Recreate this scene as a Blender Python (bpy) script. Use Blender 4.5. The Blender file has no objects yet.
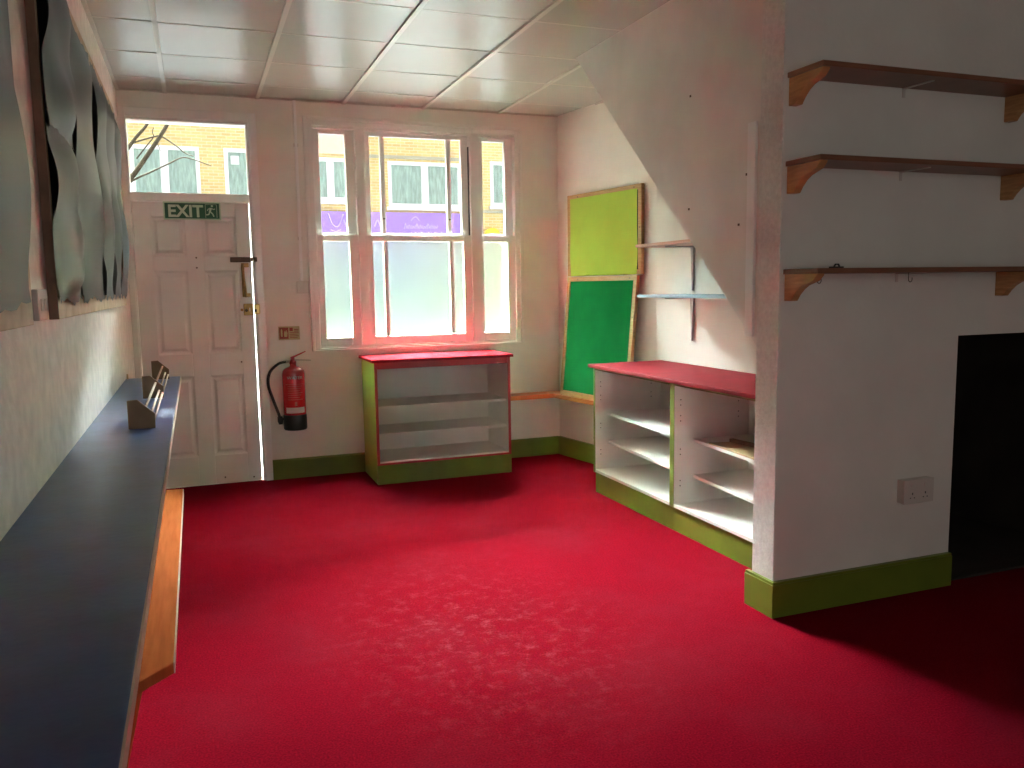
import bpy, bmesh, math, random
from mathutils import Vector, Matrix, Euler
random.seed(7)
SC = bpy.context.scene
COL = SC.collection
PI = math.pi

# ------------------------------------------------------------------ camera, sky, sun, exposure
cam_d = bpy.data.cameras.new('camera')
cam = bpy.data.objects.new('camera', cam_d); COL.objects.link(cam); SC.camera = cam
F_PX, PITCH, ROLL, YAW = 831.62, -0.1170, -0.0154, 0.3614
cam_d.sensor_fit = 'HORIZONTAL'; cam_d.sensor_width = 36; cam_d.lens = F_PX / 1024 * 36
cam_d.clip_start = .02; cam_d.clip_end = 300
def _cam_matrix():
    cy, sy, c, s = math.cos(YAW), math.sin(YAW), math.cos(PITCH), math.sin(PITCH)
    Fv = Vector((sy*c, cy*c, s)); R0 = Vector((cy, -sy, 0)); U0 = R0.cross(Fv)
    cr, sr = math.cos(ROLL), math.sin(ROLL)
    R = R0*cr + U0*sr; U = U0*cr - R0*sr
    m = Matrix((R, U, -Fv)).transposed().to_4x4()
    m.translation = Vector((.4123, -6.268, 1.3925))
    return m
cam.matrix_world = _cam_matrix()

world = bpy.data.worlds.new('overcast_sky'); SC.world = world; world.use_nodes = True
wn = world.node_tree.nodes; wl = world.node_tree.links
bg = wn['Background']; bg.inputs[0].default_value = (1, .985, .95, 1); bg.inputs[1].default_value = .41

sun_d = bpy.data.lights.new('soft_sun', 'SUN'); sun_d.energy = 200; sun_d.angle = math.radians(72); sun_d.color = (.89, .985, 1)
sun = bpy.data.objects.new('soft_sun', sun_d); COL.objects.link(sun)
sun.rotation_euler = Vector((-.12, -.64, -.77)).to_track_quat('-Z', 'Y').to_euler()   # bright sky over the roofs across the street
sun.location = (2, 20, 20)

vs = SC.view_settings; vs.view_transform = 'Standard'; vs.look = 'None'; vs.gamma = 1; vs.use_curve_mapping = False
vs.exposure = 1.72
SC.cycles.max_bounces = 14; SC.cycles.diffuse_bounces = 12; SC.cycles.glossy_bounces = 5; SC.cycles.transmission_bounces = 8
SC.cycles.transparent_max_bounces = 12; SC.cycles.sample_clamp_indirect = 32; SC.cycles.use_denoising = True
SC.cycles.caustics_reflective = False; SC.cycles.caustics_refractive = True

# ------------------------------------------------------------------ materials
def mat(name, color, rough=.6, metal=0, spec=.5, noise=0, nscale=8, bump=0, bscale=60, coat=0, trans=None, c2=None, stretch=None):
    m = bpy.data.materials.new(name); m.use_nodes = True
    nt = m.node_tree; b = nt.nodes['Principled BSDF']
    b.inputs['Base Color'].default_value = (*color, 1); b.inputs['Roughness'].default_value = rough
    b.inputs['Metallic'].default_value = metal; b.inputs['Specular IOR Level'].default_value = spec
    if coat: b.inputs['Coat Weight'].default_value = coat; b.inputs['Coat Roughness'].default_value = .15
    tc = nt.nodes.new('ShaderNodeTexCoord'); src = tc.outputs['Object']
    if stretch:
        mp = nt.nodes.new('ShaderNodeMapping'); mp.inputs['Scale'].default_value = stretch
        nt.links.new(src, mp.inputs[0]); src = mp.outputs[0]
    if noise or c2:
        n = nt.nodes.new('ShaderNodeTexNoise'); n.inputs['Scale'].default_value = nscale; n.inputs['Detail'].default_value = 6
        nt.links.new(src, n.inputs['Vector'])
        r = nt.nodes.new('ShaderNodeValToRGB')
        e = r.color_ramp.elements; e[0].position = .32; e[1].position = .68
        if c2: e[0].color = (*c2, 1); e[1].color = (*color, 1)
        else:
            e[0].color = (*[x*(1-noise) for x in color], 1); e[1].color = (*[min(1, x*(1+noise*.5)) for x in color], 1)
        nt.links.new(n.outputs['Fac'], r.inputs[0]); nt.links.new(r.outputs[0], b.inputs['Base Color'])
    if bump:
        n2 = nt.nodes.new('ShaderNodeTexNoise'); n2.inputs['Scale'].default_value = bscale; n2.inputs['Detail'].default_value = 5
        nt.links.new(tc.outputs['Object'], n2.inputs['Vector'])
        bp = nt.nodes.new('ShaderNodeBump'); bp.inputs['Strength'].default_value = bump; bp.inputs['Distance'].default_value = .004
        nt.links.new(n2.outputs['Fac'], bp.inputs['Height']); nt.links.new(bp.outputs[0], b.inputs['Normal'])
    return m

M = {}
M['wall'] = mat('painted_wall', (.86, .838, .772), .6, noise=.06, nscale=3, bump=.35, bscale=45)
M['wall_rough'] = mat('painted_rough_plaster', (.87, .818, .755), .65, noise=.12, nscale=14, bump=.8, bscale=38)
M['wall_textured'] = mat('textured_post_paint', (.80, .83, .79), .65, noise=.10, nscale=60, bump=.9, bscale=90)
M['stair_board'] = mat('painted_stair_board', (.82, .81, .755), .55, noise=.10, nscale=2.5, bump=.15, bscale=20)
M['gloss_white'] = mat('white_gloss_paint', (.85, .84, .79), .32, noise=.04, nscale=5)
M['door_white'] = mat('door_paint', (.86, .83, .78), .38, noise=.05, nscale=4)
M['bright_white'] = mat('lighter_white_gloss', (.90, .90, .88), .3)
M['tile'] = mat('ceiling_tile_vinyl', (.42, .40, .345), .30, noise=.05, nscale=2, spec=.5)
M['tbar'] = mat('ceiling_grid_paint', (.60, .57, .50), .4)
M['gap'] = mat('dark_gap', (.04, .035, .03), .9)
M['green'] = mat('olive_green_gloss', (.155, .205, .022), .35, noise=.15, nscale=6)
M['lit_green'] = mat('lit_green_paint', (.30, .42, .045), .4, noise=.15, nscale=5)
M['red_matt'] = mat('worn_red_paint', (.30, .016, .026), .7, noise=.2, nscale=9, spec=0)
M['edge_green'] = mat('green_edge_paint', (.15, .18, .022), .4, noise=.15)
M['red_top'] = mat('red_gloss_laminate', (.24, .014, .022), .55, noise=.12, nscale=7, spec=.06)
M['red_edge'] = mat('red_paint', (.42, .022, .03), .4, noise=.1)
M['shelf_white'] = mat('white_melamine', (.78, .77, .73), .4, noise=.05, nscale=4)
M['pin'] = mat('pin_hole', (.03, .025, .02), .9)
M['orange'] = mat('orange_varnished_board', (.58, .165, .055), .5, spec=.0, c2=(.48, .13, .04), nscale=5, stretch=(14, 1, 1))
M['orange_x'] = mat('orange_bench_paint', (.62, .18, .04), .4, c2=(.52, .135, .03), nscale=5)
M['navy'] = mat('navy_worktop', (.030, .068, .21), .30, noise=.25, nscale=9, bump=.12, bscale=50, spec=.5)
M['cream_edge'] = mat('cream_edging', (.62, .50, .40), .5)
M['pine'] = mat('pine_strip', (.52, .31, .13), .5, c2=(.41, .22, .08), nscale=9, stretch=(1, 1, 12))
M['pine_pale'] = mat('pale_stripped_pine', (.68, .53, .36), .6, c2=(.52, .37, .22), nscale=12)
M['brown_edge'] = mat('brown_stained_edge', (.30, .17, .10), .6, c2=(.20, .11, .065), nscale=14)
M['shelf_wood'] = mat('red_brown_pine', (.25, .105, .05), .42, c2=(.18, .07, .033), nscale=8, stretch=(1, 1, 10))
M['bracket_wood'] = mat('golden_pine', (.62, .34, .14), .45, c2=(.46, .22, .08), nscale=10, stretch=(1, 1, 10))
M['grey_paper'] = mat('blue_grey_paper', (.022, .030, .034), .40, noise=.2, nscale=3, spec=.5)
M['lime_paper'] = mat('lime_paper', (.43, .60, .095), .7, spec=.0, noise=.07, nscale=3)
M['green_paper'] = mat('green_paper', (.012, .19, .05), .7, spec=.0, noise=.12, nscale=4)
M['dark_back'] = mat('dark_backing', (.012, .012, .012), .9)
M['dark_wall'] = mat('dark_recess_brown', (.04, .03, .025), .7, noise=.4, nscale=4)
M['brass'] = mat('tarnished_brass', (.42, .27, .10), .38, metal=.9, noise=.3, nscale=40)
M['brass_bright'] = mat('bright_brass', (.70, .50, .18), .28, metal=.9)
M['bronze'] = mat('dark_bronze', (.085, .055, .032), .45, metal=.5)
M['ext_red'] = mat('extinguisher_red', (.55, .012, .018), .22, coat=.6)
M['black'] = mat('black_plastic', (.012, .012, .013), .45)
M['rubber'] = mat('black_rubber', (.010, .010, .010), .5)
M['steel'] = mat('steel', (.45, .42, .38), .35, metal=.9)
M['white_ink'] = mat('white_ink', (.75, .70, .66), .6)
M['grey_ink'] = mat('faded_print', (.50, .13, .12), .6)
M['exit_green'] = mat('exit_green', (.012, .115, .045), .45)
M['exit_white'] = mat('exit_lettering', (.55, .72, .52), .5)
M['plastic'] = mat('white_plastic', (.68, .63, .57), .35)
M['sign_red'] = mat('fire_sign_red', (.32, .05, .025), .5)
M['sign_yellow'] = mat('fire_sign_pale', (.50, .42, .22), .5)
M['bracket_grey'] = mat('grey_steel_paint', (.42, .37, .37), .45)
M['pink_shelf'] = mat('salmon_shelf_paint', (.66, .36, .27), .45)
M['blue_shelf'] = mat('pale_blue_shelf_paint', (.34, .52, .66), .45)
M['rack_wood'] = mat('rack_ply', (.26, .17, .085), .5, c2=(.20, .125, .06), nscale=10)
M['tan'] = mat('tan_board', (.52, .36, .18), .5, c2=(.42, .28, .13), nscale=6)
M['white_frame'] = mat('white_upvc', (.80, .80, .80), .4)
M['purple'] = mat('purple_fascia', (.34, .20, .80), .5, noise=.08, nscale=2)
M['sign_white'] = mat('fascia_lettering', (.55, .42, .88), .5)
M['yellow_sign'] = mat('yellow_disc', (.85, .62, .05), .5)
M['render'] = mat('cream_render', (.62, .55, .42), .8, noise=.06)
M['bark'] = mat('pale_bark', (.05, .04, .027), .9, spec=0, noise=.2, nscale=12)
M['asphalt'] = mat('asphalt', (.03, .03, .03), .9, noise=.2, nscale=20)
M['outer_wall'] = mat('darkened_outer_brick', (.05, .035, .03), .9, noise=.3, nscale=20)
M['lintel'] = mat('grey_lintel', (.36, .34, .27), .7)
M['curtain'] = mat('net_curtain', (.30, .40, .36), .8, noise=.3, nscale=4, stretch=(6, 1, 1))

def carpet():
    m = mat('red_carpet', (.20, .004, .016), .95, spec=0)
    nt = m.node_tree; b = nt.nodes['Principled BSDF']; L = nt.links
    tc = nt.nodes.new('ShaderNodeTexCoord')
    n1 = nt.nodes.new('ShaderNodeTexNoise'); n1.inputs['Scale'].default_value = 150; n1.inputs['Detail'].default_value = 4
    n2 = nt.nodes.new('ShaderNodeTexNoise'); n2.inputs['Scale'].default_value = 1.7; n2.inputs['Detail'].default_value = 9; n2.inputs['Roughness'].default_value = .68
    n3 = nt.nodes.new('ShaderNodeTexNoise'); n3.inputs['Scale'].default_value = 14; n3.inputs['Detail'].default_value = 12; n3.inputs['Roughness'].default_value = .8
    for n in (n1, n2, n3): L.new(tc.outputs['Object'], n.inputs['Vector'])
    r1 = nt.nodes.new('ShaderNodeValToRGB'); e = r1.color_ramp.elements
    e[0].position = .3; e[1].position = .7; e[0].color = (.125, .0022, .0075, 1); e[1].color = (.215, .0055, .0150, 1)
    L.new(n1.outputs['Fac'], r1.inputs[0])
    # large faded areas
    r2 = nt.nodes.new('ShaderNodeValToRGB'); r2.color_ramp.elements[0].position = .46; r2.color_ramp.elements[1].position = .74
    L.new(n2.outputs['Fac'], r2.inputs[0])
    mx = nt.nodes.new('ShaderNodeMixRGB'); mx.inputs[2].default_value = (.19, .019, .030, 1)
    ml = nt.nodes.new('ShaderNodeMath'); ml.operation = 'MULTIPLY'; ml.inputs[1].default_value = .38
    L.new(r2.outputs[0], ml.inputs[0]); L.new(ml.outputs[0], mx.inputs[0]); L.new(r1.outputs[0], mx.inputs[1])
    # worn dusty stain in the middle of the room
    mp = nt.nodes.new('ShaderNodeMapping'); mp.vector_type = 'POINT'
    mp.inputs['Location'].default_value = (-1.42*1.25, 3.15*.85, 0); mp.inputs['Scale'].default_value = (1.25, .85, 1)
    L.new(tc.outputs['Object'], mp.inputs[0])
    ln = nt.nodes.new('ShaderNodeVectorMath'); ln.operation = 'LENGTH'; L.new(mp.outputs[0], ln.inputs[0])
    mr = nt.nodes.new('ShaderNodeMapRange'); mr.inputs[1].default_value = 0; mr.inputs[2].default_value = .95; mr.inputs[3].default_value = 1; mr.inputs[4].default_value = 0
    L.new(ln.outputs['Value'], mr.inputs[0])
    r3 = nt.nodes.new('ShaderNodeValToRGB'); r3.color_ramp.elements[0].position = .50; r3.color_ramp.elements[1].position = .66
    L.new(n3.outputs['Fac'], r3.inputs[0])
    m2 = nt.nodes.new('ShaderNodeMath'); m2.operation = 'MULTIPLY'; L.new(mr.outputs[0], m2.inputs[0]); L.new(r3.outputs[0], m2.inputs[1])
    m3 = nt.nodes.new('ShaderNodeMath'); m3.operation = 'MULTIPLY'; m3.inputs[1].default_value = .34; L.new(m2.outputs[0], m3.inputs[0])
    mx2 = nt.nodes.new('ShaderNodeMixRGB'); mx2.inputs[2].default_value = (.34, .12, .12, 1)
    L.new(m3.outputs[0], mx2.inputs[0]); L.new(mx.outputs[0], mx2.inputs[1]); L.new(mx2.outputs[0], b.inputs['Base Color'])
    bp = nt.nodes.new('ShaderNodeBump'); bp.inputs['Strength'].default_value = .2; bp.inputs['Distance'].default_value = .004
    L.new(n1.outputs['Fac'], bp.inputs['Height']); L.new(bp.outputs[0], b.inputs['Normal'])
    return m
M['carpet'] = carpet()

def brick():
    m = mat('yellow_stock_brick', (.6, .45, .2), .85); nt = m.node_tree; b = nt.nodes['Principled BSDF']; L = nt.links
    tc = nt.nodes.new('ShaderNodeTexCoord'); sp = nt.nodes.new('ShaderNodeSeparateXYZ'); cb = nt.nodes.new('ShaderNodeCombineXYZ')
    L.new(tc.outputs['Object'], sp.inputs[0]); L.new(sp.outputs[0], cb.inputs[0]); L.new(sp.outputs[2], cb.inputs[1])
    br = nt.nodes.new('ShaderNodeTexBrick'); br.inputs['Scale'].default_value = 1
    br.inputs['Brick Width'].default_value = .19; br.inputs['Row Height'].default_value = .062; br.inputs['Mortar Size'].default_value = .008
    br.inputs['Color1'].default_value = (.66, .49, .20, 1); br.inputs['Color2'].default_value = (.54, .38, .15, 1); br.inputs['Mortar'].default_value = (.62, .53, .36, 1)
    L.new(cb.outputs[0], br.inputs['Vector']); L.new(br.outputs['Color'], b.inputs['Base Color'])
    return m
M['brick'] = brick()

def clear_glass():
    m = bpy.data.materials.new('clear_glass'); m.use_nodes = True; nt = m.node_tree; nt.nodes.clear()
    o = nt.nodes.new('ShaderNodeOutputMaterial'); t = nt.nodes.new('ShaderNodeBsdfTransparent'); g = nt.nodes.new('ShaderNodeBsdfGlossy')
    t.inputs[0].default_value = (.95, .97, .96, 1); g.inputs['Roughness'].default_value = .02
    f = nt.nodes.new('ShaderNodeFresnel'); f.inputs[0].default_value = 1.45; x = nt.nodes.new('ShaderNodeMixShader')
    nt.links.new(f.outputs[0], x.inputs[0]); nt.links.new(t.outputs[0], x.inputs[1]); nt.links.new(g.outputs[0], x.inputs[2]); nt.links.new(x.outputs[0], o.inputs[0])
    return m
M['glass'] = clear_glass()

def frosted():
    """frosted film: blurs what is behind it and scatters a little light"""
    m = bpy.data.materials.new('frosted_film_glass'); m.use_nodes = True; nt = m.node_tree; nt.nodes.clear(); L = nt.links
    o = nt.nodes.new('ShaderNodeOutputMaterial'); t = nt.nodes.new('ShaderNodeBsdfTranslucent'); g = nt.nodes.new('ShaderNodeBsdfRefraction')
    tc = nt.nodes.new('ShaderNodeTexCoord'); n = nt.nodes.new('ShaderNodeTexNoise'); n.inputs['Scale'].default_value = 6; n.inputs['Detail'].default_value = 6
    L.new(tc.outputs['Object'], n.inputs['Vector'])
    r = nt.nodes.new('ShaderNodeValToRGB'); e = r.color_ramp.elements; e[0].position = .35; e[1].position = .7
    e[0].color = (.05, .085, .078, 1); e[1].color = (.085, .11, .10, 1)
    L.new(n.outputs['Fac'], r.inputs[0]); L.new(r.outputs[0], t.inputs[0])
    g.inputs['Color'].default_value = (.86, .92, .83, 1); g.inputs['Roughness'].default_value = .40; g.inputs['IOR'].default_value = 1.45
    x = nt.nodes.new('ShaderNodeMixShader'); x.inputs[0].default_value = .03
    L.new(g.outputs[0], x.inputs[1]); L.new(t.outputs[0], x.inputs[2]); L.new(x.outputs[0], o.inputs[0])
    return m
M['frosted'] = frosted()

# ------------------------------------------------------------------ mesh helpers
def nb(): return bmesh.new()
def box(bm, x0, x1, y0, y1, z0, z1):
    x0, x1 = min(x0, x1), max(x0, x1); y0, y1 = min(y0, y1), max(y0, y1); z0, z1 = min(z0, z1), max(z0, z1)
    v = [bm.verts.new(p) for p in ((x0,y0,z0),(x1,y0,z0),(x1,y1,z0),(x0,y1,z0),(x0,y0,z1),(x1,y0,z1),(x1,y1,z1),(x0,y1,z1))]
    for f in ((3,2,1,0),(4,5,6,7),(0,1,5,4),(1,2,6,5),(2,3,7,6),(3,0,4,7)): bm.faces.new([v[i] for i in f])
    return bm
def prism(bm, poly, axis, a, b):
    """polygon of 2D points extruded along an axis (X: (y,z), Y: (x,z), Z: (x,y))"""
    def P(q, t):
        return {'X': (t, q[0], q[1]), 'Y': (q[0], t, q[1]), 'Z': (q[0], q[1], t)}[axis]
    A = [bm.verts.new(P(q, a)) for q in poly]; B = [bm.verts.new(P(q, b)) for q in poly]
    n = len(poly)
    bm.faces.new(A[::-1]); bm.faces.new(B)
    for i in range(n): bm.faces.new((A[i], A[(i+1) % n], B[(i+1) % n], B[i]))
    return bm
def tube(bm, pts, rad, seg=10, cap=True):
    pts = [Vector(p) for p in pts]; rings = []
    rads = rad if isinstance(rad, (list, tuple)) else [rad]*len(pts)
    t0 = (pts[1]-pts[0]).normalized(); up = Vector((0,0,1)) if abs(t0.z) < .9 else Vector((1,0,0))
    n = t0.cross(up).normalized()
    for i, p in enumerate(pts):
        t = (pts[min(i+1, len(pts)-1)] - pts[max(i-1, 0)]).normalized()
        n = (n - t*n.dot(t)).normalized(); b = t.cross(n)
        rings.append([bm.verts.new(p + (n*math.cos(2*PI*k/seg) + b*math.sin(2*PI*k/seg))*rads[i]) for k in range(seg)])
    for a, b in zip(rings, rings[1:]):
        for k in range(seg): bm.faces.new((a[k], a[(k+1) % seg], b[(k+1) % seg], b[k]))
    if cap: bm.faces.new(rings[0][::-1]); bm.faces.new(rings[-1])
    return bm
def lathe(bm, prof, cx, cy, seg=24, a0=0, a1=2*PI):
    full = abs(a1-a0-2*PI) < 1e-6; n = seg if full else seg+1
    rings = [[bm.verts.new((cx+r*math.cos(a0+(a1-a0)*k/seg), cy+r*math.sin(a0+(a1-a0)*k/seg), z)) for k in range(n)] for r, z in prof]
    for a, b in zip(rings, rings[1:]):
        for k in range(n if full else n-1): bm.faces.new((a[k], a[(k+1) % n], b[(k+1) % n], b[k]))
    if full:
        bm.faces.new(rings[0][::-1]); bm.faces.new(rings[-1])
    return bm
def spline(pts, n=8):
    pts = [Vector(p) for p in pts]; out = []
    for i in range(len(pts)-1):
        p0, p1, p2, p3 = pts[max(i-1, 0)], pts[i], pts[i+1], pts[min(i+2, len(pts)-1)]
        for k in range(n):
            t = k/n
            out.append(.5*((2*p1)+(-p0+p2)*t+(2*p0-5*p1+4*p2-p3)*t*t+(-p0+3*p1-3*p2+p3)*t**3))
    out.append(pts[-1]); return out

def base_of(o):
    v = Vector((0, 0, 0))
    while o is not None: v += o.location; o = o.parent
    return v
def obj(name, bm, m, parent=None, bevel=0, smooth=False, seg=2):
    bmesh.ops.recalc_face_normals(bm, faces=bm.faces)
    me = bpy.data.meshes.new(name)
    off = base_of(parent)
    if parent is not None: bmesh.ops.translate(bm, verts=bm.verts, vec=-off)
    bm.to_mesh(me); bm.free()
    if smooth:
        for p in me.polygons: p.use_smooth = True
    me.materials.append(M[m] if isinstance(m, str) else m)
    o = bpy.data.objects.new(name, me); COL.objects.link(o)
    if parent is not None: o.parent = parent
    if bevel:
        b = o.modifiers.new('bevel', 'BEVEL'); b.width = bevel; b.segments = seg; b.limit_method = 'ANGLE'
    return o
def thing(name, label, cat, loc=(0, 0, 0), group=None):
    o = bpy.data.objects.new(name, None); COL.objects.link(o); o.location = loc; o.empty_display_size = .1
    o['label'] = label; o['category'] = cat
    if group: o['group'] = group
    return o
def tag(o, label, cat, group=None):
    o['label'] = label; o['category'] = cat
    if group: o['group'] = group
    return o
def struct(name, bm, m, **k):
    o = obj(name, bm, m, **k)
    if k.get('parent') is None: o['kind'] = 'structure'
    return o
def structure_root(name, loc=(0, 0, 0)):
    o = bpy.data.objects.new(name, None); COL.objects.link(o); o.location = loc; o['kind'] = 'structure'; return o
def copy_tree(o, parent=None):
    c = o.copy(); COL.objects.link(c)
    if parent is not None: c.parent = parent
    for ch in list(o.children): copy_tree(ch, c)
    return c
def text_bm(s, size, loc, rot, depth=.0006, align='LEFT', bold=0):
    """lettering as a bmesh in world space"""
    c = bpy.data.curves.new('t', 'FONT'); c.body = s; c.size = size; c.extrude = depth; c.align_x = align; c.resolution_u = 3; c.offset = bold
    t = bpy.data.objects.new('t', c); COL.objects.link(t)
    me = bpy.data.meshes.new_from_object(t)
    bm = bmesh.new(); bm.from_mesh(me)
    bmesh.ops.transform(bm, verts=bm.verts, matrix=Matrix.Translation(loc) @ Euler(rot).to_matrix().to_4x4())
    bpy.data.objects.remove(t); bpy.data.meshes.remove(me); bpy.data.curves.remove(c)
    return bm
FRONT = (PI/2, 0, 0)          # lettering on a surface that faces -Y

# ------------------------------------------------------------------ the room
H = 2.738
YF = -3.511                    # face of the partition with the three shelves
REAR, RIGHT = -8.6, 5.0
DO = (.02, .85, 2.60)          # door opening x0,x1,top
WO = (1.262, 2.843, .955, 2.565)
def rw(y):                     # right wall of the alcove runs at a slight slant, then straight
    return 3.20 + .175*min(-y, 1.2)

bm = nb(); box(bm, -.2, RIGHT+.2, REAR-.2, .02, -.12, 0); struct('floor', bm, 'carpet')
bm = nb(); box(bm, -.2, 0, REAR-.2, .25, -.12, H+.3); struct('wall_left', bm, 'wall_rough')
bm = nb()
for a in ((-.2, DO[0], 0, .25, -.12, H+.3), (DO[0], DO[1], 0, .25, DO[2], H+.3), (DO[1], WO[0], 0, .25, -.12, H+.3),
          (WO[0], WO[1], 0, .25, -.12, WO[2]), (WO[0], WO[1], 0, .25, WO[3], H+.3), (WO[1], 3.7, 0, .25, -.12, H+.3), (DO[0], DO[1], .02, .25, -.12, 0)):
    box(bm, *a)
wb = struct('wall_back', bm, 'wall')
wb.data.materials.append(M['outer_wall'])  # unseen outer face coloured dark to cut sun bounce onto the facade
for p in wb.data.polygons:
    if p.normal.y > .9 and p.center.y > .24: p.material_index = 1
bm = nb(); prism(bm, [(3.20, 0), (3.41, -1.2), (3.41, -3.37), (3.7, -3.37), (3.7, 0)], 'Z', -.12, H+.3); struct('wall_right', bm, 'wall')
# partition with the understairs opening
OX0, OX1, OZ = 3.582, 4.46, 1.144
bm = nb()
box(bm, 2.611, OX0, YF, YF+.14, -.12, H+.3); box(bm, OX0, OX1, YF, YF+.14, OZ, H+.3); box(bm, OX1, RIGHT, YF, YF+.14, -.12, H+.3)
struct('wall_partition', bm, 'wall')
bm = nb(); box(bm, 2.607, 2.613, YF+.002, YF+.14, .152, H-.002); struct('trim_1', bm, 'wall_textured')
bm = nb(); box(bm, RIGHT, RIGHT+.2, REAR-.2, YF+.14, -.12, H+.3); struct('wall_side', bm, 'wall')
# rear of the room, with an unseen window opening added for fill light
bm = nb()
for a in ((0, .2, 0, H+.3), (3.3, RIGHT, 0, H+.3), (.2, 3.3, 0, .7), (.2, 3.3, 2.4, H+.3)):
    box(bm, a[0], a[1], REAR-.2, REAR, a[2]-.12*(a[2] == 0), a[3])
struct('wall_rear', bm, 'wall')
# recess behind the opening, walls and floor coloured near-black
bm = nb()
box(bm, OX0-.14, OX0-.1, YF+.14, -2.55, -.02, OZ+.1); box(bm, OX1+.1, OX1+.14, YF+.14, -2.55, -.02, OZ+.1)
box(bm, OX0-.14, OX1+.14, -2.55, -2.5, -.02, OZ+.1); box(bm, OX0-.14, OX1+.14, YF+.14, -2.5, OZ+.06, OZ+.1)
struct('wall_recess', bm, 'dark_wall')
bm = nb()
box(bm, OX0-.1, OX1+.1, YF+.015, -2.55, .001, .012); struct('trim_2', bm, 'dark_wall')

# stair enclosure above the cupboards: side board, sloping underside
ZD = lambda y: 1.152 + (-3.335 - y)*-.914      # lower edge of the side board
YT = -3.335 + (H-1.152)/.914
bm = nb()
prism(bm, [(-3.37, 1.12), (-3.335, ZD(-3.335)), (YT, H), (YT-.0, H+.25), (-3.37, H+.25)], 'X', 2.614, 2.634)
prism(bm, [(-3.37, 1.15), (-3.335, ZD(-3.335)+.012), (YT, H+.012), (YT, H+.06), (-3.37, 1.22)], 'X', 2.634, 3.40)
sw = struct('wall_stairs', bm, 'stair_board')
bm = nb(); box(bm, 2.600, 2.614, -3.348, -3.296, 1.165, 2.05)
obj('edge_board', bm, M['bright_white'], sw, bevel=.002)
bm = nb(); box(bm, 2.6115, 2.616, -3.371, -3.349, 1.16, H-.002); obj('joint_strip', bm, 'stair_board', sw)
bm = nb()
for y, z in ((-2.842, 2.255), (-2.838, 1.740), (-3.276, 1.845), (-3.226, 1.640)): box(bm, 2.6125, 2.6145, y-.006, y+.006, z-.005, z+.005)
obj('scuff_mark', bm, 'bronze', sw)

# unseen moulding added outside, shading the upper glass from high sun
bm = nb(); prism(bm, [(.25, 2.76), (.74, 2.76), (.76, 2.84), (.60, 2.96), (.25, 3.0)], 'X', -.2, 3.7); struct('sun_shade_moulding', bm, 'gloss_white')
bm = nb(); prism(bm, [(.25, 2.88), (1.43, 2.81), (1.43, 2.88), (.25, 3.04)], 'X', -.75, 1.12); struct('sun_shade_canopy', bm, 'outer_wall')   # unseen canopy added over the street door to keep sun off the desk

# suspended ceiling
LX0, LY0, TS = .3016, -.3703, .6
bm = nb(); box(bm, -.2, RIGHT+.2, REAR-.2, .25, H+.004, H+.3); ce = struct('ceiling', bm, 'gap')
bm = nb()
rng = random.Random(3)
x = LX0 - TS
xs = [0] + [LX0+i*TS for i in range(8)] + [RIGHT]; ys = [0] + [LY0-i*TS for i in range(14)] + [REAR]
for i in range(len(xs)-1):
    for j in range(len(ys)-1):
        g1, g2 = .004, .005
        x0, x1, y1, y0 = xs[i]+g1, xs[i+1]-g1, ys[j]-g2, ys[j+1]+g2
        if y0 > YF+.14 and False: pass
        z = [H-.001+rng.uniform(-.002, .002) for _ in range(4)]
        v = [bm.verts.new(p) for p in ((x0,y0,z[0]),(x1,y0,z[1]),(x1,y1,z[2]),(x0,y1,z[3]))]
        bm.faces.new(v)
        t = [bm.verts.new((p.co.x, p.co.y, H+.012)) for p in v]
        for k in range(4): bm.faces.new((v[k], v[(k+1) % 4], t[(k+1) % 4], t[k]))
obj('ceiling_tile', bm, 'tile', ce)
bm = nb()
for xx in xs[1:-1]: box(bm, xx-.013, xx+.013, REAR, 0, H-.013, H+.003)
for yy in ys[1:-1]: box(bm, 0, RIGHT, yy-.004, yy+.010, H-.0035, H+.003)
obj('ceiling_grid', bm, 'tbar', ce)
bm = nb(); box(bm, 0, 3.2, -.022, 0, H-.010, H-.002); box(bm, 0, .02, REAR, -.022, H-.012, H-.002); obj('wall_angle', bm, 'tbar', ce)

# skirting boards
def skirt_profile(h, t): return [(0, 0), (-t, 0), (-t, h-.012), (-t+.008, h), (0, h)]
bm = nb(); prism(bm, skirt_profile(.147, .022), 'X', .884, 3.185); struct('baseboard_back', bm, 'green')
bm = nb()
w0, w1 = Vector((3.20, 0)), Vector((3.41, -1.2)); d = (w1-w0).normalized(); n = Vector((d.y, -d.x))
if n.x > 0: n = -n
a, b = w0 + n*.022, w1 + n*.022
prism(bm, [(w0.x, w0.y), (w1.x, w1.y), (b.x, b.y), (a.x, a.y-.02)], 'Z', 0, .147); struct('baseboard_right', bm, 'green')
bm = nb()
prism(bm, [(2.587, YF-.024), (OX0, YF-.024), (OX0, YF), (2.611, YF), (2.611, YF+.165), (2.587, YF+.165)], 'Z', 0, .140)
prism(bm, [(2.592, YF-.019), (OX0, YF-.019), (OX0, YF), (2.611, YF), (2.611, YF+.165), (2.592, YF+.165)], 'Z', .140, .151)
struct('baseboard_partition', bm, 'green')

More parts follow.
